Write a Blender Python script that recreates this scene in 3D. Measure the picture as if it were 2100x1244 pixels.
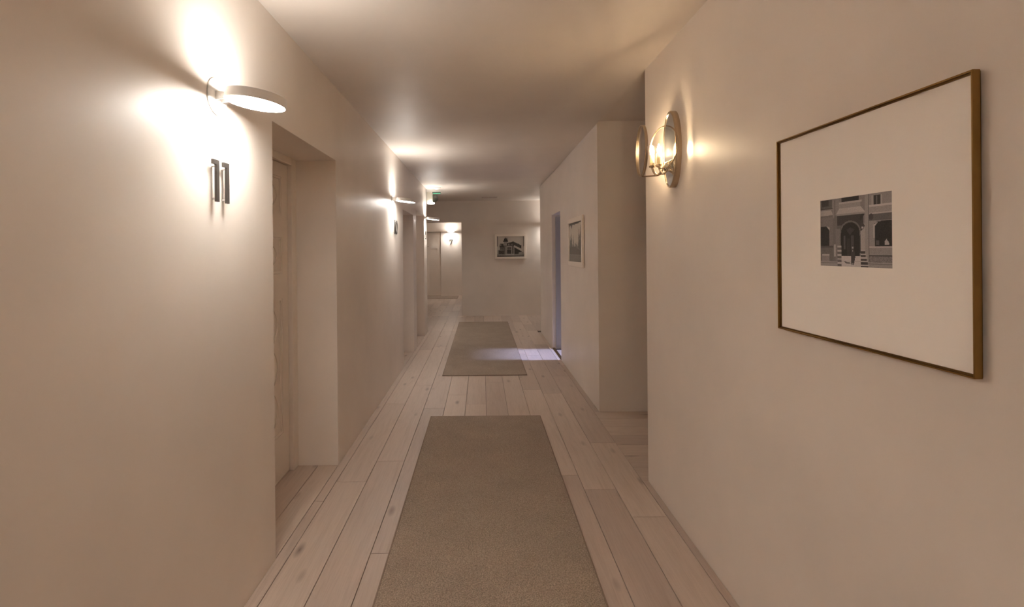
import bpy, bmesh, math, random
from mathutils import Vector, Matrix
random.seed(7)
for o in list(bpy.data.objects): bpy.data.objects.remove(o)
S = bpy.context.scene
COL = S.collection
PI = math.pi

# ------------------------------------------------------------------ camera, world, sun, exposure
cam_d = bpy.data.cameras.new('camera'); cam = bpy.data.objects.new('camera', cam_d); COL.objects.link(cam)
cam.location = (0, 0, 1.45); cam.rotation_euler = (PI/2, 0.0086, 0)
cam_d.sensor_width = 36; cam_d.lens = 1020/2100*36
cam_d.shift_x = (1050-987.5)/2100; cam_d.shift_y = -(622-514.7)/2100
cam_d.clip_start = 0.02
S.camera = cam
W = bpy.data.worlds.new('world'); S.world = W; W.use_nodes = True
W.node_tree.nodes['Background'].inputs[0].default_value = (0.55, 0.62, 0.85, 1)
W.node_tree.nodes['Background'].inputs[1].default_value = 0.05
sun_d = bpy.data.lights.new('sun', 'SUN'); sun = bpy.data.objects.new('sun', sun_d); COL.objects.link(sun)
sun_d.energy = 0.95; sun_d.color = (0.52, 0.58, 1.0); sun_d.angle = math.radians(9)
sun.rotation_euler = (0, math.radians(52), 0)          # daylight falling towards -X through the side room's window
sun.location = (8, 7, 6)
S.view_settings.view_transform = 'Standard'; S.view_settings.look = 'None'
S.view_settings.gamma = 1; S.view_settings.use_curve_mapping = False
S.view_settings.exposure = 3.08
S.cycles.max_bounces = 14; S.cycles.diffuse_bounces = 10; S.cycles.glossy_bounces = 6; S.cycles.transparent_max_bounces = 16
DISC = 9.0       # radiance of the white disc lamps
BULB = 68.0      # radiance of the two candle bulbs

# ------------------------------------------------------------------ geometry helpers
class MB:
    def __init__(s): s.v = []; s.f = []
    def add(s, verts, faces):
        n = len(s.v); s.v += [tuple(v) for v in verts]; s.f += [tuple(i+n for i in f) for f in faces]; return s
    def box(s, x0, x1, y0, y1, z0, z1):
        return s.add([(x0,y0,z0),(x1,y0,z0),(x1,y1,z0),(x0,y1,z0),(x0,y0,z1),(x1,y0,z1),(x1,y1,z1),(x0,y1,z1)],
                     [(3,2,1,0),(4,5,6,7),(0,1,5,4),(1,2,6,5),(2,3,7,6),(3,0,4,7)])
    def slab(s, x0, x1, y0, y1, z0, z1, c):
        "box whose top edges are chamfered by c"
        a = [(x0,y0,z0),(x1,y0,z0),(x1,y1,z0),(x0,y1,z0)]
        b = [(x0,y0,z1-c),(x1,y0,z1-c),(x1,y1,z1-c),(x0,y1,z1-c)]
        t = [(x0+c,y0+c,z1),(x1-c,y0+c,z1),(x1-c,y1-c,z1),(x0+c,y1-c,z1)]
        fs = [(3,2,1,0),(8,9,10,11)]
        for i in range(4):
            j = (i+1) % 4; fs += [(i,j,j+4,i+4),(i+4,j+4,j+8,i+8)]
        return s.add(a+b+t, fs)
    def lathe(s, prof, n=32, M=Matrix(), sx=1, sy=1, close=True):
        "profile of (radius, height) turned about local Z"
        vs, fs = [], []
        for r, h in prof:
            for i in range(n):
                a = 2*PI*i/n; vs.append(M @ Vector((r*math.cos(a)*sx, r*math.sin(a)*sy, h)))
        m = len(prof)
        for k in range(m-1):
            for i in range(n):
                j = (i+1) % n; fs.append((k*n+i, k*n+j, (k+1)*n+j, (k+1)*n+i))
        if close:
            fs.append(tuple(range(n-1,-1,-1))); fs.append(tuple((m-1)*n+i for i in range(n)))
        return s.add(vs, fs)
    def tube(s, pts, r, n=8, closed=False):
        pts = [Vector(p) for p in pts]; m = len(pts); vs, fs = [], []
        rs = r if isinstance(r, (list, tuple)) else [r]*m
        up = Vector((0,0,1)); prev = None
        for i, p in enumerate(pts):
            d = (pts[(i+1) % m]-pts[i-1]) if closed else (pts[min(i+1,m-1)]-pts[max(i-1,0)])
            d.normalize()
            ref = prev if prev is not None else (up if abs(d.z) < .95 else Vector((1,0,0)))
            a = d.cross(ref).cross(d).normalized(); b = d.cross(a); prev = a
            for k in range(n):
                t = 2*PI*k/n; vs.append(p + (a*math.cos(t)+b*math.sin(t))*rs[i])
        for i in range(m if closed else m-1):
            for k in range(n):
                l = (k+1) % n; j = (i+1) % m
                fs.append((i*n+k, i*n+l, j*n+l, j*n+k))
        if not closed:
            fs.append(tuple(range(n-1,-1,-1))); fs.append(tuple((m-1)*n+k for k in range(n)))
        return s.add(vs, fs)
    def prism(s, poly, P, d0, d1):
        "polygon (a,b) extruded between depths; P(a,b,d) -> xyz"
        n = len(poly)
        vs = [P(a,b,d0) for a,b in poly]+[P(a,b,d1) for a,b in poly]
        fs = [tuple(range(n)), tuple(range(2*n-1,n-1,-1))]
        for i in range(n): j = (i+1) % n; fs.append((i, i+n, j+n, j))
        return s.add(vs, fs)
    def stroke(s, pts, w, P, d0, d1, closed=False):
        "flat band of width w along a 2-D polyline, mitred, extruded"
        n = len(pts); L, R = [], []
        for i in range(n):
            p = Vector(pts[i])
            a = (p-Vector(pts[i-1])).normalized() if (i > 0 or closed) else None
            b = (Vector(pts[(i+1) % n])-p).normalized() if (i < n-1 or closed) else None
            a = a or b; b = b or a
            na, nb = Vector((-a.y,a.x)), Vector((-b.y,b.x))
            m = (na+nb).normalized(); k = w/2/max(.35, m.dot(na))
            L.append(p+m*k); R.append(p-m*k)
        vs = []
        for i in range(n):
            for q, d in ((L[i],d0),(R[i],d0),(R[i],d1),(L[i],d1)): vs.append(P(q.x,q.y,d))
        fs = []
        for i in range(n if closed else n-1):
            j = (i+1) % n
            for k in range(4): l = (k+1) % 4; fs.append((i*4+k, i*4+l, j*4+l, j*4+k))
        if not closed: fs += [(0,1,2,3), tuple((n-1)*4+k for k in (3,2,1,0))]
        return s.add(vs, fs)
    def obj(s, name, mat, parent=None, smooth=False, bevel=0, loc=None):
        me = bpy.data.meshes.new(name); me.from_pydata(s.v, [], s.f); me.update()
        bm = bmesh.new(); bm.from_mesh(me)
        bmesh.ops.remove_doubles(bm, verts=bm.verts, dist=1e-5)
        bmesh.ops.recalc_face_normals(bm, faces=bm.faces)
        bm.to_mesh(me); bm.free()
        if smooth:
            for p in me.polygons: p.use_smooth = True
            me.set_sharp_from_angle(angle=math.radians(38))
        o = bpy.data.objects.new(name, me); COL.objects.link(o)
        if mat: me.materials.append(M[mat])
        if parent is not None:
            o.parent = parent
            o.matrix_parent_inverse = Matrix.Translation(-parent.location) if parent.type == 'EMPTY' else Matrix()
        if bevel:
            b = o.modifiers.new('bevel', 'BEVEL'); b.width = bevel; b.segments = 2
            b.limit_method = 'ANGLE'; b.angle_limit = math.radians(40)
        return o
def tag(o, label, cat, group=None, kind=None):
    o['label'] = label; o['category'] = cat
    if group: o['group'] = group
    if kind: o['kind'] = kind
    return o
def thing(name, loc, label, cat, group=None, kind=None):
    e = bpy.data.objects.new(name, None); COL.objects.link(e); e.location = loc; e.empty_display_size = .1
    bpy.context.view_layer.update()
    return tag(e, label, cat, group, kind)

# ------------------------------------------------------------------ materials
M = {}
def mat(name, col, rough=.5, metal=0, spec=.5, emit=None, strength=0):
    m = bpy.data.materials.new(name); m.use_nodes = True; M[name] = m
    b = m.node_tree.nodes['Principled BSDF']
    b.inputs['Base Color'].default_value = (*col, 1); b.inputs['Roughness'].default_value = rough
    b.inputs['Metallic'].default_value = metal; b.inputs['Specular IOR Level'].default_value = spec
    if emit:
        b.inputs['Emission Color'].default_value = (*emit, 1); b.inputs['Emission Strength'].default_value = strength
    return m, m.node_tree.nodes, m.node_tree.links, b
def ramp(N, stops):
    r = N.new('ShaderNodeValToRGB'); e = r.color_ramp.elements
    while len(e) < len(stops): e.new(.5)
    for k, (p, c) in enumerate(stops): e[k].position = p; e[k].color = (*c, 1) if len(c) == 3 else c
    return r
def noise(N, L, scale, detail=3, vec=None, rough=.5):
    n = N.new('ShaderNodeTexNoise'); n.inputs['Scale'].default_value = scale
    n.inputs['Detail'].default_value = detail; n.inputs['Roughness'].default_value = rough
    if vec is not None: L.new(vec, n.inputs['Vector'])
    return n
def plaster(name, c, rough, spec, var=.05, bump=.06):
    m, N, L, b = mat(name, c, rough, 0, spec)
    tc = N.new('ShaderNodeTexCoord')
    n1 = noise(N, L, 1.7, 4, tc.outputs['Object'])
    r = ramp(N, [(.3, tuple(x*(1-var) for x in c)), (.7, tuple(min(1, x*(1+var)) for x in c))])
    L.new(n1.outputs['Fac'], r.inputs['Fac']); L.new(r.outputs['Color'], b.inputs['Base Color'])
    n2 = noise(N, L, 9, 5, tc.outputs['Object'])
    rr = N.new('ShaderNodeMapRange'); rr.inputs['To Min'].default_value = rough-.06; rr.inputs['To Max'].default_value = rough+.08
    L.new(n2.outputs['Fac'], rr.inputs['Value']); L.new(rr.outputs['Result'], b.inputs['Roughness'])
    bp = N.new('ShaderNodeBump'); bp.inputs['Strength'].default_value = bump; bp.inputs['Distance'].default_value = .02
    n3 = noise(N, L, 5, 6, tc.outputs['Object'], .6)
    L.new(n3.outputs['Fac'], bp.inputs['Height']); L.new(bp.outputs['Normal'], b.inputs['Normal'])
    return m
plaster('plaster', (.775, .703, .635), .42, .5)
plaster('ceiling_plaster', (.72, .65, .585), .46, .5, .04, .035)
plaster('white_plaster', (.78, .78, .78), .6, .3)
plaster('door_paint', (.73, .65, .575), .45, .5, .03, .03)

def wood(name):
    m, N, L, b = mat(name, (.5, .4, .33), .42, 0, .45)
    tc = N.new('ShaderNodeTexCoord'); oi = N.new('ShaderNodeObjectInfo')
    off = N.new('ShaderNodeVectorMath'); off.operation = 'MULTIPLY_ADD'
    cb = N.new('ShaderNodeCombineXYZ')
    for k in ('X','Y','Z'): L.new(oi.outputs['Random'], cb.inputs[k])
    off.inputs[1].default_value = (37, 91, 53); L.new(cb.outputs[0], off.inputs[0]); L.new(tc.outputs['Object'], off.inputs[2])
    mp = N.new('ShaderNodeMapping'); mp.inputs['Scale'].default_value = (9, .55, 4); L.new(off.outputs[0], mp.inputs['Vector'])
    g = noise(N, L, 3.2, 6, mp.outputs['Vector'], .62); g.inputs['Distortion'].default_value = 1.1
    mp2 = N.new('ShaderNodeMapping'); mp2.inputs['Scale'].default_value = (70, 2.2, 4); L.new(off.outputs[0], mp2.inputs['Vector'])
    f = noise(N, L, 3, 3, mp2.outputs['Vector'])
    tone = ramp(N, [(0, (.49,.395,.335)), (.5, (.56,.455,.385)), (1, (.62,.51,.43))]); L.new(oi.outputs['Random'], tone.inputs['Fac'])
    gr = ramp(N, [(.30, (.89,.875,.86)), (.52, (1,1,1)), (.75, (1.03,1.03,1.03))]); L.new(g.outputs['Fac'], gr.inputs['Fac'])
    fr = ramp(N, [(.34, (.935,.925,.915)), (.56, (1,1,1))]); L.new(f.outputs['Fac'], fr.inputs['Fac'])
    def mul(a, c):
        x = N.new('ShaderNodeMix'); x.data_type = 'RGBA'; x.blend_type = 'MULTIPLY'; x.inputs[0].default_value = 1
        L.new(a, x.inputs[6]); L.new(c, x.inputs[7]); return x.outputs[2]
    c = mul(mul(tone.outputs['Color'], gr.outputs['Color']), fr.outputs['Color'])
    mp3 = N.new('ShaderNodeMapping'); mp3.inputs['Scale'].default_value = (7, 2.4, 1); L.new(off.outputs[0], mp3.inputs['Vector'])
    vo = N.new('ShaderNodeTexVoronoi'); vo.inputs['Scale'].default_value = .9; L.new(mp3.outputs['Vector'], vo.inputs['Vector'])
    kr = ramp(N, [(0, (.30,.28,.28)), (.045, (.55,.52,.5)), (.16, (1,1,1))]); L.new(vo.outputs['Distance'], kr.inputs['Fac'])
    c = mul(c, kr.outputs['Color'])
    L.new(c, b.inputs['Base Color'])
    bp = N.new('ShaderNodeBump'); bp.inputs['Strength'].default_value = .12; bp.inputs['Distance'].default_value = .004
    L.new(f.outputs['Fac'], bp.inputs['Height']); L.new(bp.outputs['Normal'], b.inputs['Normal'])
wood('oak')
mat('floor_gap', (.10, .075, .06), .9)

def weave(name, c):
    m, N, L, b = mat(name, c, .95, 0, .1)
    tc = N.new('ShaderNodeTexCoord')
    n1 = noise(N, L, 190, 2, tc.outputs['Object']); n2 = noise(N, L, 4, 3, tc.outputs['Object'])
    r = ramp(N, [(.30, tuple(x*.62 for x in c)), (.52, c), (.72, tuple(x*1.40 for x in c))])
    L.new(n1.outputs['Fac'], r.inputs['Fac'])
    r2 = ramp(N, [(.3, (.93,.93,.93)), (.7, (1.05,1.04,1.03))]); L.new(n2.outputs['Fac'], r2.inputs['Fac'])
    x = N.new('ShaderNodeMix'); x.data_type = 'RGBA'; x.blend_type = 'MULTIPLY'; x.inputs[0].default_value = 1
    L.new(r.outputs['Color'], x.inputs[6]); L.new(r2.outputs['Color'], x.inputs[7]); L.new(x.outputs[2], b.inputs['Base Color'])
    wv = N.new('ShaderNodeTexWave'); wv.inputs['Scale'].default_value = 55; wv.inputs['Distortion'].default_value = 2.5
    L.new(tc.outputs['Object'], wv.inputs['Vector'])
    ad = N.new('ShaderNodeMath'); L.new(wv.outputs['Fac'], ad.inputs[0]); L.new(n1.outputs['Fac'], ad.inputs[1])
    bp = N.new('ShaderNodeBump'); bp.inputs['Strength'].default_value = .5; bp.inputs['Distance'].default_value = .004
    L.new(ad.outputs[0], bp.inputs['Height']); L.new(bp.outputs['Normal'], b.inputs['Normal'])
weave('rug_wool', (.40, .325, .262))
mat('rug_edge', (.27, .20, .155), .9)

mat('white_metal', (.80, .78, .75), .35, 0, .5)
mat('plate_rim', (.55, .53, .50), .35, 0, .5)
mat('led', (.9,.9,.9), .5, 0, .5, (1, .95, .885), DISC)
mat('led_top', (.9,.9,.9), .5, 0, .5, (1, .95, .885), DISC*.62)
mat('bronze', (.075, .065, .058), .45, .4, .5)
mat('pin', (.75, .73, .70), .3, .6)
mat('gold', (.31, .18, .06), .36, 1)
mat('gold_dark', (.21, .125, .045), .4, 1)
mat('mat_board', (.94, .89, .83), .8, 0, .2)
mat('white_frame', (.86, .79, .71), .5, 0, .4)
mat('frame_back', (.02, .015, .012), .8)
mat('champagne', (.50, .40, .29), .27, 1)
mat('candle_sleeve', (.80, .66, .42), .5, 0, .4)
mat('mirror', (.72, .74, .73), .08, .97)
mat('bulb', (1,.9,.7), .4, 0, .5, (1, .74, .46), BULB)
mat('green_glow', (.1,.5,.25), .5, 0, .5, (.18, .58, .36), .08)
mat('sign_white', (.80, .74, .62), .5)
mat('lens_glow', (1,1,1), .5, 0, .5, (1, .95, .88), 2.5)
mat('vent_dark', (.06, .04, .03), .8)
mat('grey_door', (.40, .375, .36), .5)
mat('dark', (.03, .025, .02), .6)
mat('steel', (.55, .52, .48), .3, 1)
def glassy(name, tint, gloss):
    m = bpy.data.materials.new(name); m.use_nodes = True; M[name] = m
    N, L = m.node_tree.nodes, m.node_tree.links
    N.remove(N['Principled BSDF'])
    t = N.new('ShaderNodeBsdfTransparent'); t.inputs[0].default_value = (*tint, 1)
    g = N.new('ShaderNodeBsdfGlossy'); g.inputs['Roughness'].default_value = .04
    lw = N.new('ShaderNodeLayerWeight'); lw.inputs['Blend'].default_value = .5
    fr = N.new('ShaderNodeMath'); fr.operation = 'POWER'; fr.inputs[1].default_value = 4; L.new(lw.outputs['Facing'], fr.inputs[0])
    a = N.new('ShaderNodeMath'); a.operation = 'MULTIPLY_ADD'; a.inputs[1].default_value = .5; a.inputs[2].default_value = gloss
    L.new(fr.outputs[0], a.inputs[0])
    x = N.new('ShaderNodeMixShader'); L.new(a.outputs[0], x.inputs[0]); L.new(t.outputs[0], x.inputs[1]); L.new(g.outputs[0], x.inputs[2])
    L.new(x.outputs[0], N['Material Output'].inputs['Surface'])
glassy('lens_glass', (.95, .95, .94), .10)
glassy('window_glass', (.95, .97, .98), .0)
glassy('sign_acrylic', (.62, .70, .62), .06)
m, N, L, b = mat('print', (.5,.5,.5), .55, 0, .3)
at = N.new('ShaderNodeAttribute'); at.attribute_name = 'ink'; L.new(at.outputs['Color'], b.inputs['Base Color'])

# ------------------------------------------------------------------ room dimensions
XL, XR, XR2 = -.99, 1.036, 1.047
H = 2.58
YB, YL, YR1, YF, YR2, YC, YE = -3.0, 9.03, 3.13, 4.47, 8.86, 11.18, 16.3
DOORX = -1.29

# ------------------------------------------------------------------ walls
def sheet(mb, P, s0, s1, z0, z1, openings=(), back=True):
    "wall face with openings (s0,s1,ztop,depth); P(s,d,z): d runs into the wall"
    ss = sorted({s0, s1, *[o[0] for o in openings], *[o[1] for o in openings]})
    zz = sorted({z0, z1, *[o[2] for o in openings]})
    for i in range(len(ss)-1):
        for k in range(len(zz)-1):
            a, c, e, g = ss[i], ss[i+1], zz[k], zz[k+1]
            if any(o[0] <= a+1e-6 and c <= o[1]+1e-6 and g <= o[2]+1e-6 for o in openings): continue
            mb.add([P(a,0,e),P(c,0,e),P(c,0,g),P(a,0,g)], [(0,1,2,3)])
    for o in openings:
        a, c, t, d = o
        zs = [z for z in zz if z <= t+1e-6]
        for k in range(len(zs)-1):
            e, g = zs[k], zs[k+1]
            mb.add([P(a,0,e),P(a,d,e),P(a,d,g),P(a,0,g)], [(0,1,2,3)])
            mb.add([P(c,0,e),P(c,d,e),P(c,d,g),P(c,0,g)], [(0,1,2,3)])
        mb.add([P(a,0,t),P(c,0,t),P(c,d,t),P(a,d,t)], [(0,1,2,3)])
        if back: mb.add([P(a,d,z0),P(c,d,z0),P(c,d,t),P(a,d,t)], [(0,1,2,3)])
    return mb
Z0 = -.03
def struct(o, label, cat='wall'): return tag(o, label, cat, kind='structure')
mb = MB()
sheet(mb, lambda s,d,z: (XL-d,s,z), YB, YL, Z0, H, [(2.365,3.395,2.077,.36),(6.285,7.235,1.985,.36),(7.56,8.60,2.075,.36)])
sheet(mb, lambda s,d,z: (s,YL-d,z), -4, XL, Z0, H)
struct(mb.obj('wall_left', 'plaster', bevel=.005), 'long beige plaster wall with three door recesses on the left')
mb = MB()
sheet(mb, lambda s,d,z: (XR+d,s,z), YB, YR1, Z0, H+.03)
sheet(mb, lambda s,d,z: (s,YR1-d,z), XR, 3.2, Z0, H+.03)
struct(mb.obj('wall_right', 'plaster', bevel=.005), 'near beige plaster wall carrying the gold frame and glass sconce')
mb = MB()
sheet(mb, lambda s,d,z: (s,YF+d,z), XR2, 3.2, Z0, H+.03)
sheet(mb, lambda s,d,z: (XR2+d,s,z), YF, YR2, Z0, H+.03, [(6.60,7.40,1.975,.13)], back=False)
sheet(mb, lambda s,d,z: (s,YR2-d,z), XR2, 4, Z0, H+.03)
struct(mb.obj('wall_right_far', 'plaster', bevel=.005), 'beige plaster wall beyond the side passage with a narrow daylit doorway')
mb = MB(); sheet(mb, lambda s,d,z: (3.2+d,s,z), YR1, YF, Z0, H+.03)
struct(mb.obj('wall_passage', 'plaster'), 'beige wall closing the dark side passage on the right')
mb = MB(); sheet(mb, lambda s,d,z: (s,YC+d,z), -4, 4, Z0, H, [(-1.75,-.447,2.105,.14)], back=False)
struct(mb.obj('wall_far', 'plaster', bevel=.004), 'facing beige wall at the corridor end with an open doorway')
mb = MB(); sheet(mb, lambda s,d,z: (-4-d,s,z), YL, YC, Z0, H); struct(mb.obj('wall_cross_left', 'plaster'), 'beige wall ending the cross corridor to the left')
mb = MB(); sheet(mb, lambda s,d,z: (4+d,s,z), YR2, YC, Z0, H); struct(mb.obj('wall_cross_right', 'plaster'), 'beige wall ending the cross corridor to the right')
mb = MB(); sheet(mb, lambda s,d,z: (s,YB-d,z), XL, XR, Z0, H); struct(mb.obj('wall_back', 'plaster'), 'beige wall closing the corridor behind the viewer')
mb = MB(); sheet(mb, lambda s,d,z: (s,YE+d,z), -3.2, .3, Z0, H, [(-2.20,-1.335,2.095,.07)])
struct(mb.obj('wall_end', 'plaster', bevel=.004), 'lit beige wall beyond the far doorway with door number seven')
mb = MB(); sheet(mb, lambda s,d,z: (-3.2-d,s,z), YC+.14, YE, Z0, H); sheet(mb, lambda s,d,z: (s,YC+.14,z), -3.2, .3, Z0, H, [(-1.75,-.447,2.105,.001)], back=False)
struct(mb.obj('wall_vestibule_left', 'plaster'), 'beige walls of the lobby on the left behind the far doorway')
mb = MB(); sheet(mb, lambda s,d,z: (.3+d,s,z), YC+.14, YE, Z0, H); struct(mb.obj('wall_vestibule_right', 'plaster'), 'beige wall of the lobby on the right behind the far doorway')
# side room behind the daylit doorway
SX = 2.8
mb = MB()
X1 = XR2+.13
sheet(mb, lambda s,d,z: (X1,s,z), 6.1, 8.3, Z0, 2.6, [(6.60,7.40,1.975,.001)], back=False)
sheet(mb, lambda s,d,z: (s,6.1,z), X1, SX, Z0, 2.6); sheet(mb, lambda s,d,z: (s,8.3,z), X1, SX, Z0, 2.6)
mb.box(SX, SX+.12, 6.1, 6.3, Z0, 2.6).box(SX, SX+.12, 8.1, 8.3, Z0, 2.6).box(SX, SX+.12, 6.3, 8.1, Z0, .25).box(SX, SX+.12, 6.3, 8.1, 2.15, 2.6)
struct(mb.obj('wall_side_room', 'white_plaster'), 'white walls of the daylit room behind the narrow doorway')
w = thing('window_1', (SX+.06, 7.2, .25), 'white framed window of the daylit side room', 'window', kind='structure')
MB().box(SX+.03,SX+.09,6.3,6.35,.25,2.15).box(SX+.03,SX+.09,8.05,8.1,.25,2.15).box(SX+.03,SX+.09,6.35,8.05,.25,.30).box(SX+.03,SX+.09,6.35,8.05,2.10,2.15).box(SX+.03,SX+.09,7.185,7.215,.30,2.10).obj('window_frame', 'white_metal', w)
for a, c in ((6.35,7.185),(7.215,8.05)): MB().box(SX+.055,SX+.06,a,c,.30,2.10).obj('pane', 'window_glass', w)

# ------------------------------------------------------------------ ceilings
mb = MB(); mb.box(XL-.4, XR+.004, YB-.1, YC+.05, H, H+.12).box(-4.1, XL-.4, YL-.1, YC+.05, H, H+.12).box(XR+.004, 4.1, YR2, YC+.05, H, H+.12).box(-3.3, .4, YC+.05, YE+.2, H, H+.12)
struct(mb.obj('ceiling', 'ceiling_plaster'), 'satin beige painted ceiling running the length of the corridor', 'ceiling')
mb = MB(); mb.box(XR+.004, 3.3, YR1-.1, YF+.1, H+.03, H+.12); struct(mb.obj('ceiling_passage', 'ceiling_plaster'), 'slightly higher ceiling over the side passage', 'ceiling')
mb = MB(); mb.box(X1-.13, SX+.12, 6.0, 8.4, 2.6, 2.7); struct(mb.obj('ceiling_side_room', 'white_plaster'), 'white ceiling of the daylit side room', 'ceiling')

# ------------------------------------------------------------------ floor with planks
fl = MB().box(-4.1, 4.1, YB-.1, YE+.2, -.06, -.012).obj('floor', 'floor_gap')
struct(fl, 'pale bleached oak plank floor with dark joints', 'floor')
def plank(x0, x1, y0, y1, along='y'):
    if x1-x0 < .012 or y1-y0 < .012: return
    g = .0014; cx, cy = (x0+x1)/2, (y0+y1)/2; hx, hy = (x1-x0)/2-g, (y1-y0)/2-g
    if along == 'x': hx, hy = hy, hx
    o = MB().slab(-hx, hx, -hy, hy, -.012, random.uniform(-.0006, 0), .0012).obj('plank', 'oak', fl)
    o.location = (cx, cy, 0)
    if along == 'x': o.rotation_euler.z = PI/2
PW = .193
joints = {-5:[3.147,4.75,6.06,7.34], -4:[1.2,3.451,5.4,7.585], -3:[.6,2.396,4.6,6.6], -2:[1.5,3.3,5.03,7.1], -1:[.4,2.6,4.72,6.3], 0:[1.1,3.0,5.5,7.6],
          1:[.3,2.2,4.0,6.1,8.0], 2:[1.3,3.209,5.2,7.0], 3:[.9,3.016,5.056,6.9], 4:[.7,2.702,3.745,5.75,7.7]}
def column(x0, x1, ya, yb, js):
    e = [ya]+[j for j in js if ya+.05 < j < yb-.05]+[yb]
    for a, c in zip(e, e[1:]): plank(x0, x1, a, c)
Y0 = -.6
for k in range(-5, 5): column(.032+PW*k, .032+PW*(k+1), Y0, YL, joints[k])
column(XL, .032-PW*5, Y0, YL, [2.9, 5.1, 7.3]); column(.032+PW*5, XR, Y0, YR1, [.8]); column(.032+PW*5, XR2, YF, YR2, [6.3])
for (a, c) in ((2.365,3.395),(6.285,7.235),(7.56,8.60)):                    # recess floors
    plank(.032-PW*6, XL, a, c); plank(.032-PW*7, .032-PW*6, a, c)
def rj(ya, yb):
    o, y = [], ya+random.uniform(.3, 1.6)
    while y < yb: o.append(y); y += random.uniform(1.3, 2.1)
    return o
for k in range(-12, 12): column(.032+PW*k, .032+PW*(k+1), YL, YC, rj(YL, YC))   # cross corridor
for k in range(-14, 1): column(.032+PW*k, .032+PW*(k+1), YC, YE, rj(YC, YE))    # lobby
y = YR1
while y < YF-.02:                                                           # side passage, boards across
    e = min(y+.1914, YF); j = random.choice([1.9, 2.2, 2.5]); plank(.032+PW*5, j, y, e, 'x'); plank(j, 3.2, y, e, 'x'); y = e
y = 6.1
while y < 8.3-.02: e = min(y+PW, 8.3); plank(X1-.12 if (y > 6.6 and e < 7.4) else X1, SX, y, e, 'x'); y = e
MB().slab(XR2-.006, XR2+.034, 6.60, 7.40, 0, .006, .003).obj('trim_1', 'gold_dark')
tag(bpy.data.objects['trim_1'], 'thin dark threshold strip at the daylit doorway', 'threshold', kind='structure')

# ------------------------------------------------------------------ doors
def carving(mb, P, a0, a1, b0, b1):
    "raised twining bead inside a panel"
    n = max(1, round((b1-b0)/(a1-a0)/1.15)); m = (a0+a1)/2; r = (a1-a0)*.36
    for sgn in (-1, 1):
        pts = []
        for i in range(n*14+1):
            t = i/14; pts.append((m+sgn*r*math.sin(PI*t)*(1 if int(t) % 2 == 0 else 1), b0+.02+(b1-b0-.04)*t/n))
        mb.stroke(pts, .008, P, 0, .006)
def panel_door(name, loc, P, a0, a1, top, label, face_flip=1, handle_at=None):
    "P(a,b,d): a across, b up, d towards the viewer"
    t = thing(name, loc, label, 'door', kind='structure')
    rows = [(1.69,1.94),(1.318,1.55),(.288,1.16)]; st = .095; w_ = (a1-a0-3*st)/2
    cols = [(a0+st, a0+st+w_), (a1-st-w_, a1-st)]
    av = sorted([a0, a1]+[x for c in cols for x in c]); bv = sorted([.008, top]+[x for r in rows for x in r])
    mb = MB()
    for i in range(len(av)-1):
        for k in range(len(bv)-1):
            pa = any(abs(av[i]-c[0]) < 1e-6 for c in cols) and any(abs(bv[k]-r[0]) < 1e-6 for r in rows)
            d = -.014 if pa else 0
            if not pa: mb.prism([(av[i],bv[k]),(av[i+1],bv[k]),(av[i+1],bv[k+1]),(av[i],bv[k+1])], P, -.04, 0)
    mb.obj('leaf', 'door_paint', t)
    for c in cols:
        for r in rows:
            p = MB().prism([(c[0],r[0]),(c[1],r[0]),(c[1],r[1]),(c[0],r[1])], P, -.036, -.012).obj('panel', 'door_paint', t)
            m2 = MB().stroke([(c[0]+.008,r[0]+.008),(c[1]-.008,r[0]+.008),(c[1]-.008,r[1]-.008),(c[0]+.008,r[1]-.008)], .014, lambda a,b,d: P(a,b,d-.012), 0, .009, True)
            m2.obj('moulding', 'door_paint', t)
            m3 = MB(); carving(m3, lambda a,b,d: P(a,b,d-.012), c[0]+.02, c[1]-.02, r[0]+.02, r[1]-.02); m3.obj('carving', 'door_paint', t)
    mid = (a0+a1)/2
    MB().prism([(mid+.011*math.cos(i*PI/6), 1.615+.011*math.sin(i*PI/6)) for i in range(12)], P, 0, .006).obj('peephole', 'dark', t)
    ha = handle_at
    if ha is not None:
        sg = 1 if ha < mid else -1
        h = MB().prism([(ha+.024*math.cos(i*PI/10), 1.02+.024*math.sin(i*PI/10)) for i in range(20)], P, 0, .008)
        h.tube([P(ha,1.02,.004), P(ha,1.02,.05), P(ha+sg*.015,1.02,.056), P(ha+sg*.12,1.02,.056)], .008)
        h.obj('handle', 'steel', t, True)
    return t
def recess_door(name, y0, y1, top, label):
    P = lambda a,b,d: (DOORX+d, a, b)
    t = panel_door(name, (DOORX, (y0+y1)/2, 0), P, y0+.09, y1-.085, top-.05, label, 1, y0+.14)
    F = MB().box(DOORX-.05, DOORX+.03, y0, y0+.085, 0, top).box(DOORX-.05, DOORX+.03, y1-.08, y1, 0, top).box(DOORX-.05, DOORX+.03, y0+.085, y1-.08, top-.045, top)
    F.obj('door_frame', 'door_paint', t, bevel=.004)
recess_door('door_1', 2.365, 3.395, 2.077, 'carved panel door in the recess beside number 11')
recess_door('door_2', 6.285, 7.235, 1.985, 'carved panel door in the recess beside number 10')
recess_door('door_3', 7.56, 8.60, 2.075, 'carved panel door in the recess beside number 9')
panel_door('door_4', (-1.75, YE+.03, 0), lambda a,b,d: (a, YE+.03-d, b), -2.165, -1.34, 2.085, 'carved panel door with peephole beside number 7', 1, -2.115)
MB().box(-2.2, -1.335, YE-.0, YE+.03, 0, .007).obj('trim_2', 'gold_dark'); tag(bpy.data.objects['trim_2'], 'dark threshold under the door beside number 7', 'threshold', kind='structure')
t = thing('door_5', (1.5, 7.37, 0), 'plain grey door standing open in the daylit doorway', 'door', kind='structure')
MB().box(1.095, 1.86, 7.345, 7.385, .012, 1.95).obj('leaf', 'grey_door', t, bevel=.003)
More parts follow.
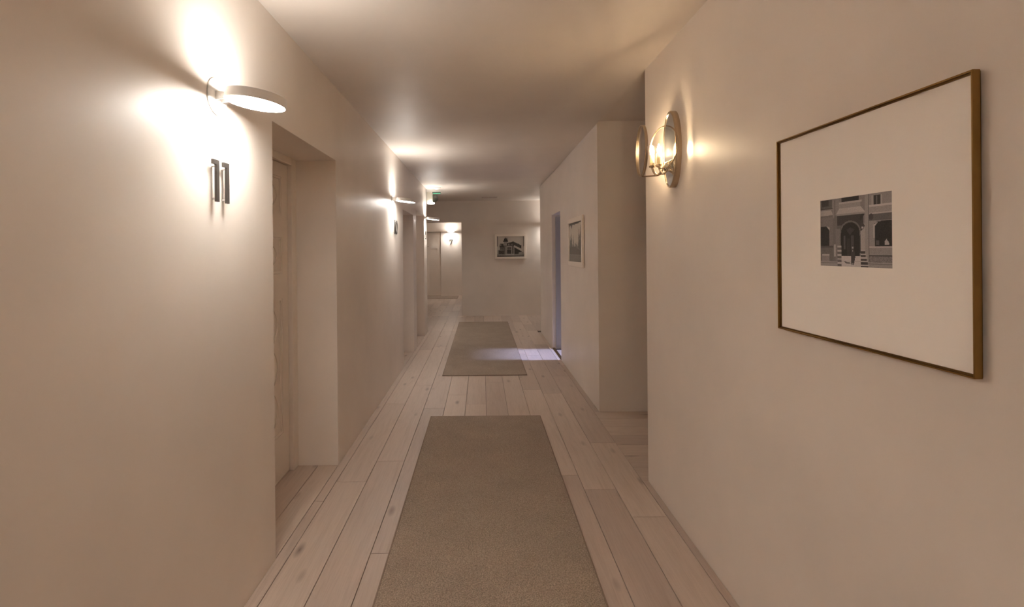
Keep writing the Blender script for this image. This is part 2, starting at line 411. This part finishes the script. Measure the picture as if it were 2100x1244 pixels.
hh = MB(); hh.tube([(1.79,7.345,1.0),(1.79,7.30,1.0),(1.775,7.296,1.0),(1.68,7.296,1.0)], .008); hh.obj('handle', 'steel', t, True)

# ------------------------------------------------------------------ rugs
def rug(x0, x1, y0, y1, label, skew=0):
    t = thing('runner_rug', ((x0+x1)/2, (y0+y1)/2, 0), label, 'rug', 'taupe runner rugs on the corridor floor')
    MB().slab(x0+.006, x1-.006, y0+.006, y1-.006, .0006, .0095, .003).obj('pile', 'rug_wool', t)
    e = MB()
    e.box(x0, x0+.006, y0, y1, .0006, .008).box(x1-.006, x1, y0, y1, .0006, .008).box(x0+.006, x1-.006, y0, y0+.006, .0006, .008).box(x0+.006, x1-.006, y1-.006, y1, .0006, .008)
    e.obj('binding', 'rug_edge', t)
rug(-.458, .503, -.3, 4.36, 'long taupe runner rug lying nearest the camera')
rug(-.47, .52, 5.79, 10.17, 'taupe runner rug crossed by the cool patch of daylight')
rug(-2.35, -.75, 15.2, 16.15, 'taupe door rug on the floor below number 7')

# ------------------------------------------------------------------ white disc wall lamps
def ring_pts(c, r, n=40): return [(c[0]+r*math.cos(2*PI*i/n), c[1]+r*math.sin(2*PI*i/n)) for i in range(n)]
def disc_lamp(base, out, label):
    "base: point on the wall; out: unit vector into the room"
    out = Vector(out); side = Vector((0,0,1)).cross(out)
    R3 = Matrix((out, side, Vector((0,0,1)))).transposed().to_4x4(); T = Matrix.Translation(base) @ R3    # local x = out
    t = thing('disc_wall_lamp', base, label, 'wall lamp', 'white disc lamps on the corridor walls')
    w2 = T @ Matrix.Rotation(PI/2, 4, 'Y')                    # lathe axis -> out
    MB().lathe([(.067,0),(.067,.006),(.063,.009),(.059,.009)], 40, w2).obj('wall_plate', 'white_metal', t, True)
    MB().tube([w2 @ Vector((.0675*math.cos(a*PI/20), .0675*math.sin(a*PI/20), .0035)) for a in range(40)], .0022, 6, True).obj('plate_rim', 'plate_rim', t, True)
    arm = MB()
    for s in (-1, 1): arm.prism([(.004,-.017),(.055,-.011),(.055,.011),(.004,.017)], lambda a,b,d: T @ Vector((a, d, b)), s*.020-.003, s*.020+.003)
    arm.tube([T @ Vector((.035,-.026,0)), T @ Vector((.035,.026,0))], .006, 12)
    am = arm.obj('arm', 'white_metal', t, True)
    sw = MB(); sw.tube([T @ Vector((.030,-.0225,0)), T @ Vector((.030,-.0255,0))], .0045, 14); sw.obj('screw', 'pin', t, True)
    C = T @ Matrix.Translation((.045, 0, 0)) @ Matrix.Rotation(math.radians(6.5), 4, 'Y') @ Matrix.Translation((.105, 0, 0)); R = .108; h = .0175
    MB().lathe([(R-.004,-h+.004),(R-.004,-h),(R-.002,-h),(R,-h+.002),(R,h-.002),(R-.002,h),(R-.004,h),(R-.004,h-.004)], 64, C, close=False).obj('disc_rim', 'white_metal', t, True)
    for z, nm in ((-h+.0025, 'lower_diffuser'), (h-.0025, 'upper_diffuser')):
        MB().lathe([(R-.004, z-.0008), (R-.004, z+.0008)], 64, C).obj(nm, 'led' if nm[0] == 'l' else 'led_top', t)
LZ = 2.037
disc_lamp((XL, 1.866, LZ), (1,0,0), 'white disc wall lamp over the pair of ones nearest the viewer')
disc_lamp((XL, 5.56, LZ), (1,0,0), 'white disc wall lamp before the second and third door recesses')
disc_lamp((XL, 8.70, LZ), (1,0,0), 'white disc wall lamp on the wall end past the last recess')
disc_lamp((-.99, YE, LZ+.04), (0,-1,0), 'white disc wall lamp above number 7 in the far lobby')
disc_lamp((-3.2, 14.2, LZ), (1,0,0), 'added white disc fill lamp out of sight on the lobby left wall')  # unseen lamp, added to brighten the lobby wall and its door
disc_lamp((1.62, YC, LZ), (0,-1,0), 'white disc wall lamp hidden round the right corner on the far wall')
disc_lamp((XL, -.85, LZ), (1,0,0), 'added unseen white disc fill lamp on the left wall behind the viewer')  # unseen lamp, added to lift the light on the foreground
disc_lamp((XL, -2.2, LZ), (1,0,0), 'added unseen white disc fill lamp on the left wall farthest behind the viewer')  # another unseen lamp, added for more brightness near the camera

# ------------------------------------------------------------------ numbers
def numerals(text, origin, A, UP, OUT, h, label):
    "origin: lower left on the wall; A across, OUT off the wall"
    A, UP, OUT, O = Vector(A), Vector(UP), Vector(OUT), Vector(origin)
    t = thing('door_number', O, label, 'door number', 'dark standoff door numbers')
    w = h*.115; x = 0; d0, d1 = .014, .0235
    for ch in text:
        P = lambda a,b,d: O+A*(a+x)+UP*b+OUT*d
        mb = MB(); pins = []
        if ch == '1':
            adv = h*.475; mb.stroke([(0,h-w/2),(h*.20,h-w/2),(h*.20,0)], w, P, d0, d1); pins = [(h*.20,h*.86),(h*.20,h*.08)]
        elif ch == '0':
            adv = h*.9; mb.stroke([(h*.38+(h*.38-w/2)*math.cos(k*PI/20), h/2+(h/2-w/2)*math.sin(k*PI/20)) for k in range(40)], w, P, d0, d1, True); pins = [(h*.38,h*.95),(h*.38,h*.05)]
        elif ch == '9':
            adv = h*.6; r = h*.25; cy = h-r-w*.1
            mb.stroke([(r+(r-w/2)*math.cos(k*PI/16), cy+(r*1.05-w/2)*math.sin(k*PI/16)) for k in range(32)], w, P, d0, d1, True)
            mb.stroke([(2*r-w/2, cy), (2*r-w/2, h*.42), (2*r-w*.75, h*.25), (r*1.35, w*.7), (r*.8, w/2), (w*.5, w*.8)], w, P, d0, d1); pins = [(r,h*.94),(r,h*.06)]
        elif ch == '7':
            adv = h*.6; mb.stroke([(0,h-w*.7),(h*.62,h-w*.7),(h*.2,0)], w*1.4, P, d0, d1); pins = [(h*.1,h*.93),(h*.2,h*.12)]
        g = mb.obj('digit', 'bronze', t)
        for a, b in pins:
            pm = MB(); c = O+A*(a+x)+UP*b
            pm.tube([c, c+OUT*.0145], h*.028, 10); pm.obj('standoff_pin', 'pin', g, True)
        x += adv
numerals('11', (XL, 1.80, 1.640), (0,1,0), (0,0,1), (1,0,0), .153, 'dark metal number 11 on the nearest left wall')
numerals('10', (XL, 5.56, 1.650), (0,1,0), (0,0,1), (1,0,0), .158, 'dark metal number 10 beside the second recess')
numerals('9', (XL, 8.66, 1.662), (0,1,0), (0,0,1), (1,0,0), .158, 'dark metal number 9 beside the third recess')
numerals('7', (-1.05, YE, 1.675), (1,0,0), (0,0,1), (0,-1,0), .165, 'dark metal number 7 on the far lobby wall')

# ------------------------------------------------------------------ pictures
class Canvas:
    "small greyscale picture drawn with polygons"
    def __init__(s, w, h, g): s.w, s.h = w, h; s.p = [[g]*w for _ in range(h)]
    def poly(s, pts, g, var=0):
        pts = [(x*s.w, y*s.h) for x, y in pts]
        y0, y1 = max(0, int(min(p[1] for p in pts))), min(s.h, int(max(p[1] for p in pts))+1)
        for j in range(y0, y1):
            yc = j+.5; xs = []
            for (ax, ay), (bx, by) in zip(pts, pts[1:]+pts[:1]):
                if (ay <= yc) != (by <= yc): xs.append(ax+(yc-ay)/(by-ay)*(bx-ax))
            xs.sort()
            for a, b in zip(xs[::2], xs[1::2]):
                for i in range(max(0, int(round(a))), min(s.w, int(round(b)))):
                    s.p[j][i] = max(0, g+(random.uniform(-var, var) if var else 0))
    def rect(s, x0, y0, x1, y1, g, var=0): s.poly([(x0,y0),(x1,y0),(x1,y1),(x0,y1)], g, var)
    def ell(s, cx, cy, rx, ry, g, var=0, a0=0, a1=2*PI): s.poly([(cx+rx*math.cos(a0+(a1-a0)*i/24), cy+ry*math.sin(a0+(a1-a0)*i/24)) for i in range(25)], g, var)
    def build(s, name, P, tint, parent):
        me = bpy.data.meshes.new(name); vs, fs = [], []
        for j in range(s.h+1):
            for i in range(s.w+1): vs.append(P(i/s.w, j/s.h))
        for j in range(s.h):
            for i in range(s.w): k = j*(s.w+1)+i; fs.append((k, k+1, k+s.w+2, k+s.w+1))
        me.from_pydata(vs, [], fs); me.update()
        ca = me.color_attributes.new('ink', 'FLOAT_COLOR', 'CORNER'); buf = []
        for j in range(s.h):
            for i in range(s.w): g = s.p[j][i]; buf += [g*tint[0], g*tint[1], g*tint[2], 1]*4
        ca.data.foreach_set('color', buf)
        me.materials.append(M['print'])
        o = bpy.data.objects.new(name, me); COL.objects.link(o); o.parent = parent
        o.matrix_parent_inverse = Matrix.Translation(-parent.location)
        return o
def frame_boxes(mb, P, a0, a1, b0, b1, w, d0, d1):
    for q in ([(a0,b0),(a1,b0),(a1,b0+w),(a0,b0+w)], [(a0,b1-w),(a1,b1-w),(a1,b1),(a0,b1)], [(a0,b0+w),(a0+w,b0+w),(a0+w,b1-w),(a0,b1-w)], [(a1-w,b0+w),(a1,b0+w),(a1,b1-w),(a1-w,b1-w)]):
        mb.prism(q, P, d0, d1)
# --- gold framed entrance photograph
def entrance():
    c = Canvas(150, 112, .30)
    D = .035
    c.rect(0,0,1,1,.27,.03)
    c.rect(0,.0,.19,.13,.13,.02); c.rect(.03,.0,.13,.1,.06,.01); c.rect(0,.13,.2,.145,.05)
    c.poly([(0,.16),(.17,.16),(.2,.23),(0,.25)], .46,.04); c.rect(0,.245,.2,.27,.2,.02)
    c.rect(0,.27,.2,.70,.23,.03); c.poly([(0,.40),(.09,.40),(.14,.45),(.14,.70),(0,.70)], D,.01); c.poly([(.09,.395),(.145,.42),(.145,.47)], .5,.03)
    c.rect(0,.70,.2,.72,.10); c.rect(0,.72,.2,.93,.17,.03); c.rect(.02,.82,.14,.845,.48,.03); c.rect(.02,.845,.14,.93,.30,.03)
    c.rect(.20,0,.30,.97,.30,.03); c.rect(.22,.02,.24,.9,.21,.02); c.poly([(.2,.3),(.30,.18),(.30,.97),(.2,.97)], .20,.02); c.rect(.21,.68,.26,.86,.47,.03)
    c.rect(.29,0,.64,.12,.27,.03); c.rect(.33,0,.58,.085,D,.008); c.rect(.29,.06,.62,.09,.5,.03); c.rect(.29,.09,.60,.17,.36,.03)
    c.poly([(.30,.15),(.60,.15),(.67,.235),(.25,.235)], .52,.05); c.rect(.25,.235,.67,.255,.36,.03)
    c.rect(.27,.255,.64,.8,.07,.01); c.rect(.27,.40,.33,.97,.16,.02); c.rect(.24,.45,.31,.98,.24,.03)
    c.poly([(.62,.255),(.66,.255),(.6,.36),(.59,.3)], .05)
    c.ell(.455,.50,.148,.16,.19,.02); c.ell(.455,.51,.132,.145,D,.006); c.rect(.322,.51,.588,.85,D,.006)
    c.poly([(.40,.47),(.45,.55),(.52,.47),(.46,.44)], .07,.01); c.rect(.36,.55,.385,.75,.11,.01); c.rect(.47,.55,.51,.84,.09,.01); c.rect(.41,.6,.45,.84,.055,.01)
    c.rect(.60,.40,.68,.97,.44,.04); c.poly([(.60,.36),(.66,.42),(.64,.47),(.60,.5)], .08); c.rect(.61,.44,.64,.46,.55); c.rect(.66,0,.715,.97,.36,.03); c.rect(.705,0,.712,.97,.10)
    c.rect(.715,0,1,.16,.32,.03); c.rect(.77,.03,.86,.155,.05,.01); c.rect(.805,.04,.82,.155,.18); c.rect(.86,.03,.88,.155,.45); c.rect(.75,.03,.77,.155,.42)
    c.rect(.715,.155,1,.175,.58,.03); c.rect(.715,.175,1,.27,.36,.05); c.rect(.715,.26,1,.275,.5,.03); c.rect(.715,.275,1,.37,.14,.02); c.ell(.74,.31,.03,.045,.08)
    c.rect(.715,.37,.80,.72,.34,.03); c.poly([(.77,.41),(.84,.38),(1,.375),(1,.72),(.79,.72),(.785,.46)], D,.008); c.poly([(.765,.42),(.83,.385),(.79,.44),(.785,.6),(.77,.6)], .5,.03)
    c.poly([(.91,.64),(.93,.62),(.955,.66),(.96,.70),(.91,.70)], .45,.05); c.rect(.80,.63,.84,.70,.11,.01)
    c.rect(.715,.71,1,.735,.55,.03); c.rect(.715,.735,1,.83,.33,.04); c.rect(.715,.83,1,.845,.10); c.rect(.715,.845,1,.95,.24,.07)
    c.rect(0,.93,1,1,.36,.04); c.rect(0,.945,1,.955,.2); c.rect(.30,.85,.60,1,.60,.05); c.rect(.30,.88,.60,.885,.46); c.rect(.30,.92,.60,.925,.46)
    for i in range(5): c.rect(.265,.70+.06*i,.325,.725+.06*i,.52,.03); c.rect(.265,.725+.06*i,.325,.76+.06*i,.17,.03); c.rect(.60,.76+.05*i,.66+.012*i,.78+.05*i,.5,.03); c.rect(.60,.78+.05*i,.66+.01*i,.81+.05*i,.07,.01)
    c.poly([(.35,.925),(.44,.94),(.47,.955),(.40,.955)], .10)
    c.poly([(.475,.75),(.505,.75),(.52,.80),(.525,.87),(.51,.95),(.50,.98),(.49,.95),(.48,.98),(.468,.95),(.47,.86),(.46,.83)], .07,.01); c.ell(.489,.725,.012,.02,.42); c.rect(.484,.755,.494,.79,.5); c.rect(.478,.70,.50,.712,.06)
    return c
pt = thing('framed_picture', (XR, 1.37, 1.17), 'large gold framed picture with wide cream mat and small entrance photograph', 'picture')
P = lambda a,b,d: (XR-d, a, b)
A0, A1, B0, B1 = 1.022, 1.702, 1.178, 1.815
mb = MB(); frame_boxes(mb, P, A0, A1, B0, B1, .0036, .008, .0245); mb.obj('frame', 'gold', pt, bevel=.0006)
mb = MB(); frame_boxes(mb, P, A0+.0036, A1-.0036, B0+.0036, B1-.0036, .0042, .010, .0185); mb.obj('inner_fillet', 'gold_dark', pt)
mb = MB(); mb.box(XR-.0118, XR-.0, A0+.012, A1-.012, B0+.012, B1-.012); mb.obj('backing', 'frame_back', pt)
ph = (1.237, 1.499, 1.398, 1.592)
mb = MB()
for q in ((A0+.0045,A1-.0045,B0+.0045,ph[2]),(A0+.0045,A1-.0045,ph[3],B1-.0045),(A0+.0045,ph[0],ph[2],ph[3]),(ph[1],A1-.0045,ph[2],ph[3])): mb.box(XR-.0145, XR-.012, q[0], q[1], q[2], q[3])
mb.obj('mat_board', 'mat_board', pt)
entrance().build('photograph', lambda u,v: (XR-.0132, ph[1]+(ph[0]-ph[1])*u, ph[3]+(ph[2]-ph[3])*v), (1, .93, .93), pt)
# --- old hotel, far wall
def hotel():
    c = Canvas(96, 72, .58); K = .02
    c.rect(0,0,1,1,.58,.012); c.rect(0,0,.03,.5,.2); c.rect(.97,0,1,.5,.25)
    c.poly([(.33,.05),(.34,.1),(.38,.11),(.40,.24),(.24,.24),(.27,.11),(.30,.1)], .06,.03); c.rect(.23,.22,.41,.27,K); c.rect(.25,.27,.39,.5,.33,.06)
    c.poly([(.09,.50),(.12,.36),(.24,.36),(.25,.54),(.09,.54)], .06,.03); c.rect(.13,.40,.16,.46,.4); c.rect(.10,.54,.26,.66,.15,.08); c.rect(.05,.66,.26,.69,.30,.05); c.rect(.06,.69,.26,.9,.08,.06)
    c.poly([(.38,.33),(.50,.30),(.60,.25),(.63,.27),(.63,.46),(.38,.46)], .06,.04); c.rect(.42,.36,.46,.44,.35); c.rect(.50,.36,.58,.44,.16,.05)
    c.rect(.25,.46,.63,.9,.14,.08); c.rect(.35,.48,.55,.53,.42,.05)
    for i in range(4): c.rect(.37+.05*i,.54,.395+.05*i,.62,.05); c.rect(.345+.05*i,.53,.36+.05*i,.66,.40)
    for x in (.30,.34,.53,.61): c.rect(x,.50,x+.025,.92,.46,.04)
    c.rect(.36,.66,.52,.86,.06,.04)
    c.poly([(.60,.25),(.78,.36),(.80,.36),(.90,.52),(.90,.62),(.63,.44)], .07,.04); c.poly([(.60,.23),(.78,.37),(.76,.37),(.60,.26)], .5)
    c.poly([(.64,.45),(.90,.68),(.93,.74),(.64,.53)], .52,.06); c.rect(.865,.43,.895,.55,K); c.poly([(.64,.54),(.92,.75),(.88,.86),(.64,.88)], .05,.03)
    c.poly([(.80,.80),(.95,.76),(1,.82),(1,.9),(.82,.9)], .36,.08)
    c.rect(0,.88,1,1,.30,.08); c.rect(0,.96,1,1,.05,.02); c.rect(.30,.86,.62,.93,.4,.06); c.rect(0,.90,.3,.92,.1); c.rect(.02,.7,.06,.88,.3,.12)
    return c
pf = thing('framed_picture', (.653, YC, 1.275), 'white framed old photograph of a turreted hotel on the far wall', 'picture')
P = lambda a,b,d: (a, YC-d, b)
fa, fb, fc, fd = .303, 1.003, 1.275, 1.825
mb = MB(); frame_boxes(mb, P, fa, fb, fc, fd, .046, .0, .03); mb.obj('frame', 'white_frame', pf, bevel=.003)
mb = MB(); mb.box(fa+.04, fb-.04, YC-.012, YC, fc+.04, fd-.04); mb.obj('backing', 'frame_back', pf)
hotel().build('photograph', lambda u,v: (fa+.046+(fb-fa-.092)*u, YC-.0135, fd-.046-(fd-fc-.092)*v), (1, .93, .84), pf)
# --- misty trees, right wall
def trees():
    c = Canvas(80, 60, .60)
    c.rect(0,0,1,1,.60,.015); c.poly([(0,0),(1,0),(1,.03),(.4,.06),(.25,.05),(.2,.16),(.12,.05),(0,.08)], .10,.05)
    def tree(x, y, w, g):
        pts = [(x,y)]+[(x+w*(k/8)*(1.15 if k % 2 else .8), y+(.80-y)*k/8) for k in range(1,9)]+[(x-w*(k/8)*(1.15 if k % 2 else .8), y+(.80-y)*k/8) for k in range(8,0,-1)]
        c.poly(pts, g, .012)
    for x, y, w, g in ((.40,.55,.1,.30),(.52,.50,.10,.27),(.62,.48,.1,.25)): tree(x, y, w, g)
    tree(.08,.30,.12,.22); tree(.18,.24,.12,.20); tree(.34,.30,.07,.20); tree(.90,.08,.16,.16); tree(1.0,.05,.2,.15); tree(.78,.14,.12,.17)
    c.rect(0,.62,1,.82,.17,.02); c.poly([(.4,.52),(.55,.56),(.85,.70),(.6,.66)], .25,.02)
    c.rect(0,.82,1,.84,.30,.03); c.rect(0,.84,1,1,.26,.03)
    return c
pr_ = thing('framed_picture', (XR2, 5.47, 1.27), 'white framed misty tree photograph on the right wall beyond the passage', 'picture')
P = lambda a,b,d: (XR2-d, a, b)
ra, rb, rc, rd = 5.05, 5.885, 1.272, 1.812
mb = MB(); frame_boxes(mb, P, ra, rb, rc, rd, .052, .004, .026); mb.obj('frame', 'white_frame', pr_, bevel=.003)
mb = MB(); mb.box(XR2-.012, XR2, ra+.045, rb-.045, rc+.045, rd-.045); mb.obj('backing', 'frame_back', pr_)
trees().build('photograph', lambda u,v: (XR2-.0135, rb-.052-(rb-ra-.104)*u, rd-.052-(rd-rc-.104)*v), (1, .92, .82), pr_)

# ------------------------------------------------------------------ glass lens sconce
sc = thing('lens_wall_sconce', (XR, 2.69, 1.983), 'round glass lens wall sconce with mirrored oval plate and candle bulbs', 'wall lamp')
c0 = Vector((XR, 2.652, 1.983))
def face_to(c, n):
    n = Vector(n).normalized(); s_ = Vector((0,0,1)).cross(n).normalized(); u_ = n.cross(s_)
    return Matrix.Translation(c) @ Matrix((s_, u_, n)).transposed().to_4x4()
T = face_to(c0, (-1,0,0))
MB().lathe([(1.0,0),(1.0,.028),(.985,.032),(.95,.032),(.95,.026)], 64, T @ Matrix.Diagonal((.092,.204,1,1)), close=False).obj('plate_rim', 'champagne', sc, True)
MB().lathe([(.955,.004),(.955,.0285)], 64, T @ Matrix.Diagonal((.092,.204,1,1))).obj('mirror_plate', 'mirror', sc)
def lens(c, n, D, thick):
    T = face_to(c, n); R = D/2
    l = MB().lathe([(R-.004,-.003),(R-.004,.003)], 56, T).obj('lens', 'lens_glass', sc)
    rim = MB().lathe([(R-.0035,-thick/2),(R,-thick/2),(R+.001,-thick/2+.002),(R-.0005,-.001),(R-.0005,.001),(R+.001,thick/2-.002),(R,thick/2),(R-.0035,thick/2),(R-.0035,-thick/2)], 64, T, close=False)
    rim.obj('lens_rim', 'champagne', l, True)
lens((.882, 2.725, 1.990), (-.99, .13, 0), .276, .016)
lens((.966, 2.625, 1.990), (-.945, -.33, 0), .222, .008)
cand = [(.935, 2.715), (.958, 2.675)]
for i, (x, y) in enumerate(cand):
    MB().lathe([(.011,1.905),(.012,1.91),(.012,1.965),(.010,1.968)], 20, Matrix.Translation((x,y,0))).obj('candle_sleeve', 'candle_sleeve', sc, True)
    MB().lathe([(.013,1.897),(.0165,1.900),(.0165,1.907),(.013,1.909)], 20, Matrix.Translation((x,y,0))).obj('candle_cup', 'champagne', sc, True)
    MB().lathe([(.003,1.967),(.0065,1.972),(.009,1.981),(.009,1.989),(.0065,2.002),(.0035,2.012),(.001,2.018)], 20, Matrix.Translation((x,y,0))).obj('bulb', 'bulb', sc, True)
    yb = 2.655+(.028 if i == 0 else -.028); xb = XR-.026
    pts = []
    for k in range(15):
        t = k/14; pts.append((x+(xb-x)*t, y+(yb-y)*t, 1.900-.052*math.sin(PI*min(1, t*1.15)**.8)+.02*t))
    MB().tube(pts, .0066, 10).obj('arm', 'champagne', sc, True)
mb = MB()
mb.tube([(.882,2.725,1.852),(.90,2.715,1.850),(.955,2.70,1.852),(.98,2.68,1.86),(XR-.026,2.665,1.875)], .0042, 8)
mb.tube([(.966,2.625,1.880),(.985,2.65,1.868),(.99,2.65,1.866),(XR-.026,2.655,1.875)], .0042, 8)
mb.obj('lens_arm', 'champagne', sc, True)

# ------------------------------------------------------------------ ceiling fittings
sd = thing('smoke_detector', (-.775, 8.74, H), 'small white smoke detector on the ceiling above number 9', 'detector')
T = Matrix.Translation((-.775, 8.74, H))
MB().lathe([(.066,0),(.066,-.012),(.058,-.016)], 32, T).obj('base', 'white_metal', sd, True)
MB().lathe([(.055,-.016),(.046,-.030),(.036,-.036),(.036,-.040)], 32, T).obj('housing', 'white_metal', sd, True)
MB().lathe([(.034,-.041),(.030,-.047),(.012,-.049)], 32, T).obj('cap', 'white_metal', sd, True)
vn = thing('ceiling_vent', (.175, 10.46, H), 'small slotted air vent in the ceiling before the far wall', 'vent')
mb = MB(); frame_boxes(mb, lambda a,b,d: (a,b,H-d), 0, .35, 10.37, 10.55, .018, 0, .010); mb.obj('vent_frame', 'ceiling_plaster', vn)
MB().box(.015,.335,10.385,10.535,H-.003,H-.0005).obj('backing', 'vent_dark', vn)
for k in range(3): MB().add([(.018,10.392+.052*k,H-.009),(.332,10.392+.052*k,H-.009),(.332,10.402+.052*k,H-.003),(.018,10.402+.052*k,H-.003),(.018,10.392+.052*k,H-.0075),(.332,10.392+.052*k,H-.0075),(.332,10.402+.052*k,H-.0015),(.018,10.402+.052*k,H-.0015)],[(0,1,2,3),(7,6,5,4),(0,4,5,1),(1,5,6,2),(2,6,7,3),(3,7,4,0)]).obj('slat', 'ceiling_plaster', vn)
ex = thing('exit_sign', (-.94, 9.5, H), 'emergency exit sign with green glow hanging from the ceiling', 'exit sign')
MB().box(-1.035,-.925,9.45,9.55,2.385,H).obj('housing', 'sign_white', ex, bevel=.008)
MB().lathe([(.055,2.355),(.068,2.362),(.068,2.378),(.060,2.384)], 32, Matrix.Translation((-.955,9.48,0))).obj('light_lens', 'lens_glow', ex, True)
mb = MB(); mb.prism([(-.925,2.395),(-.86,2.395),(-.83,2.415),(-.82,2.45),(-.83,2.52),(-.925,2.53)], lambda a,b,d: (a, 9.47+d, b), 0, .008); mb.obj('panel', 'sign_acrylic', ex)
MB().box(-.915,-.775,9.46,9.49,2.548,2.566).obj('green_strip', 'green_glow', ex)
MB().box(-.925,-.77,9.455,9.50,2.566,H).obj('strip_holder', 'vent_dark', ex)
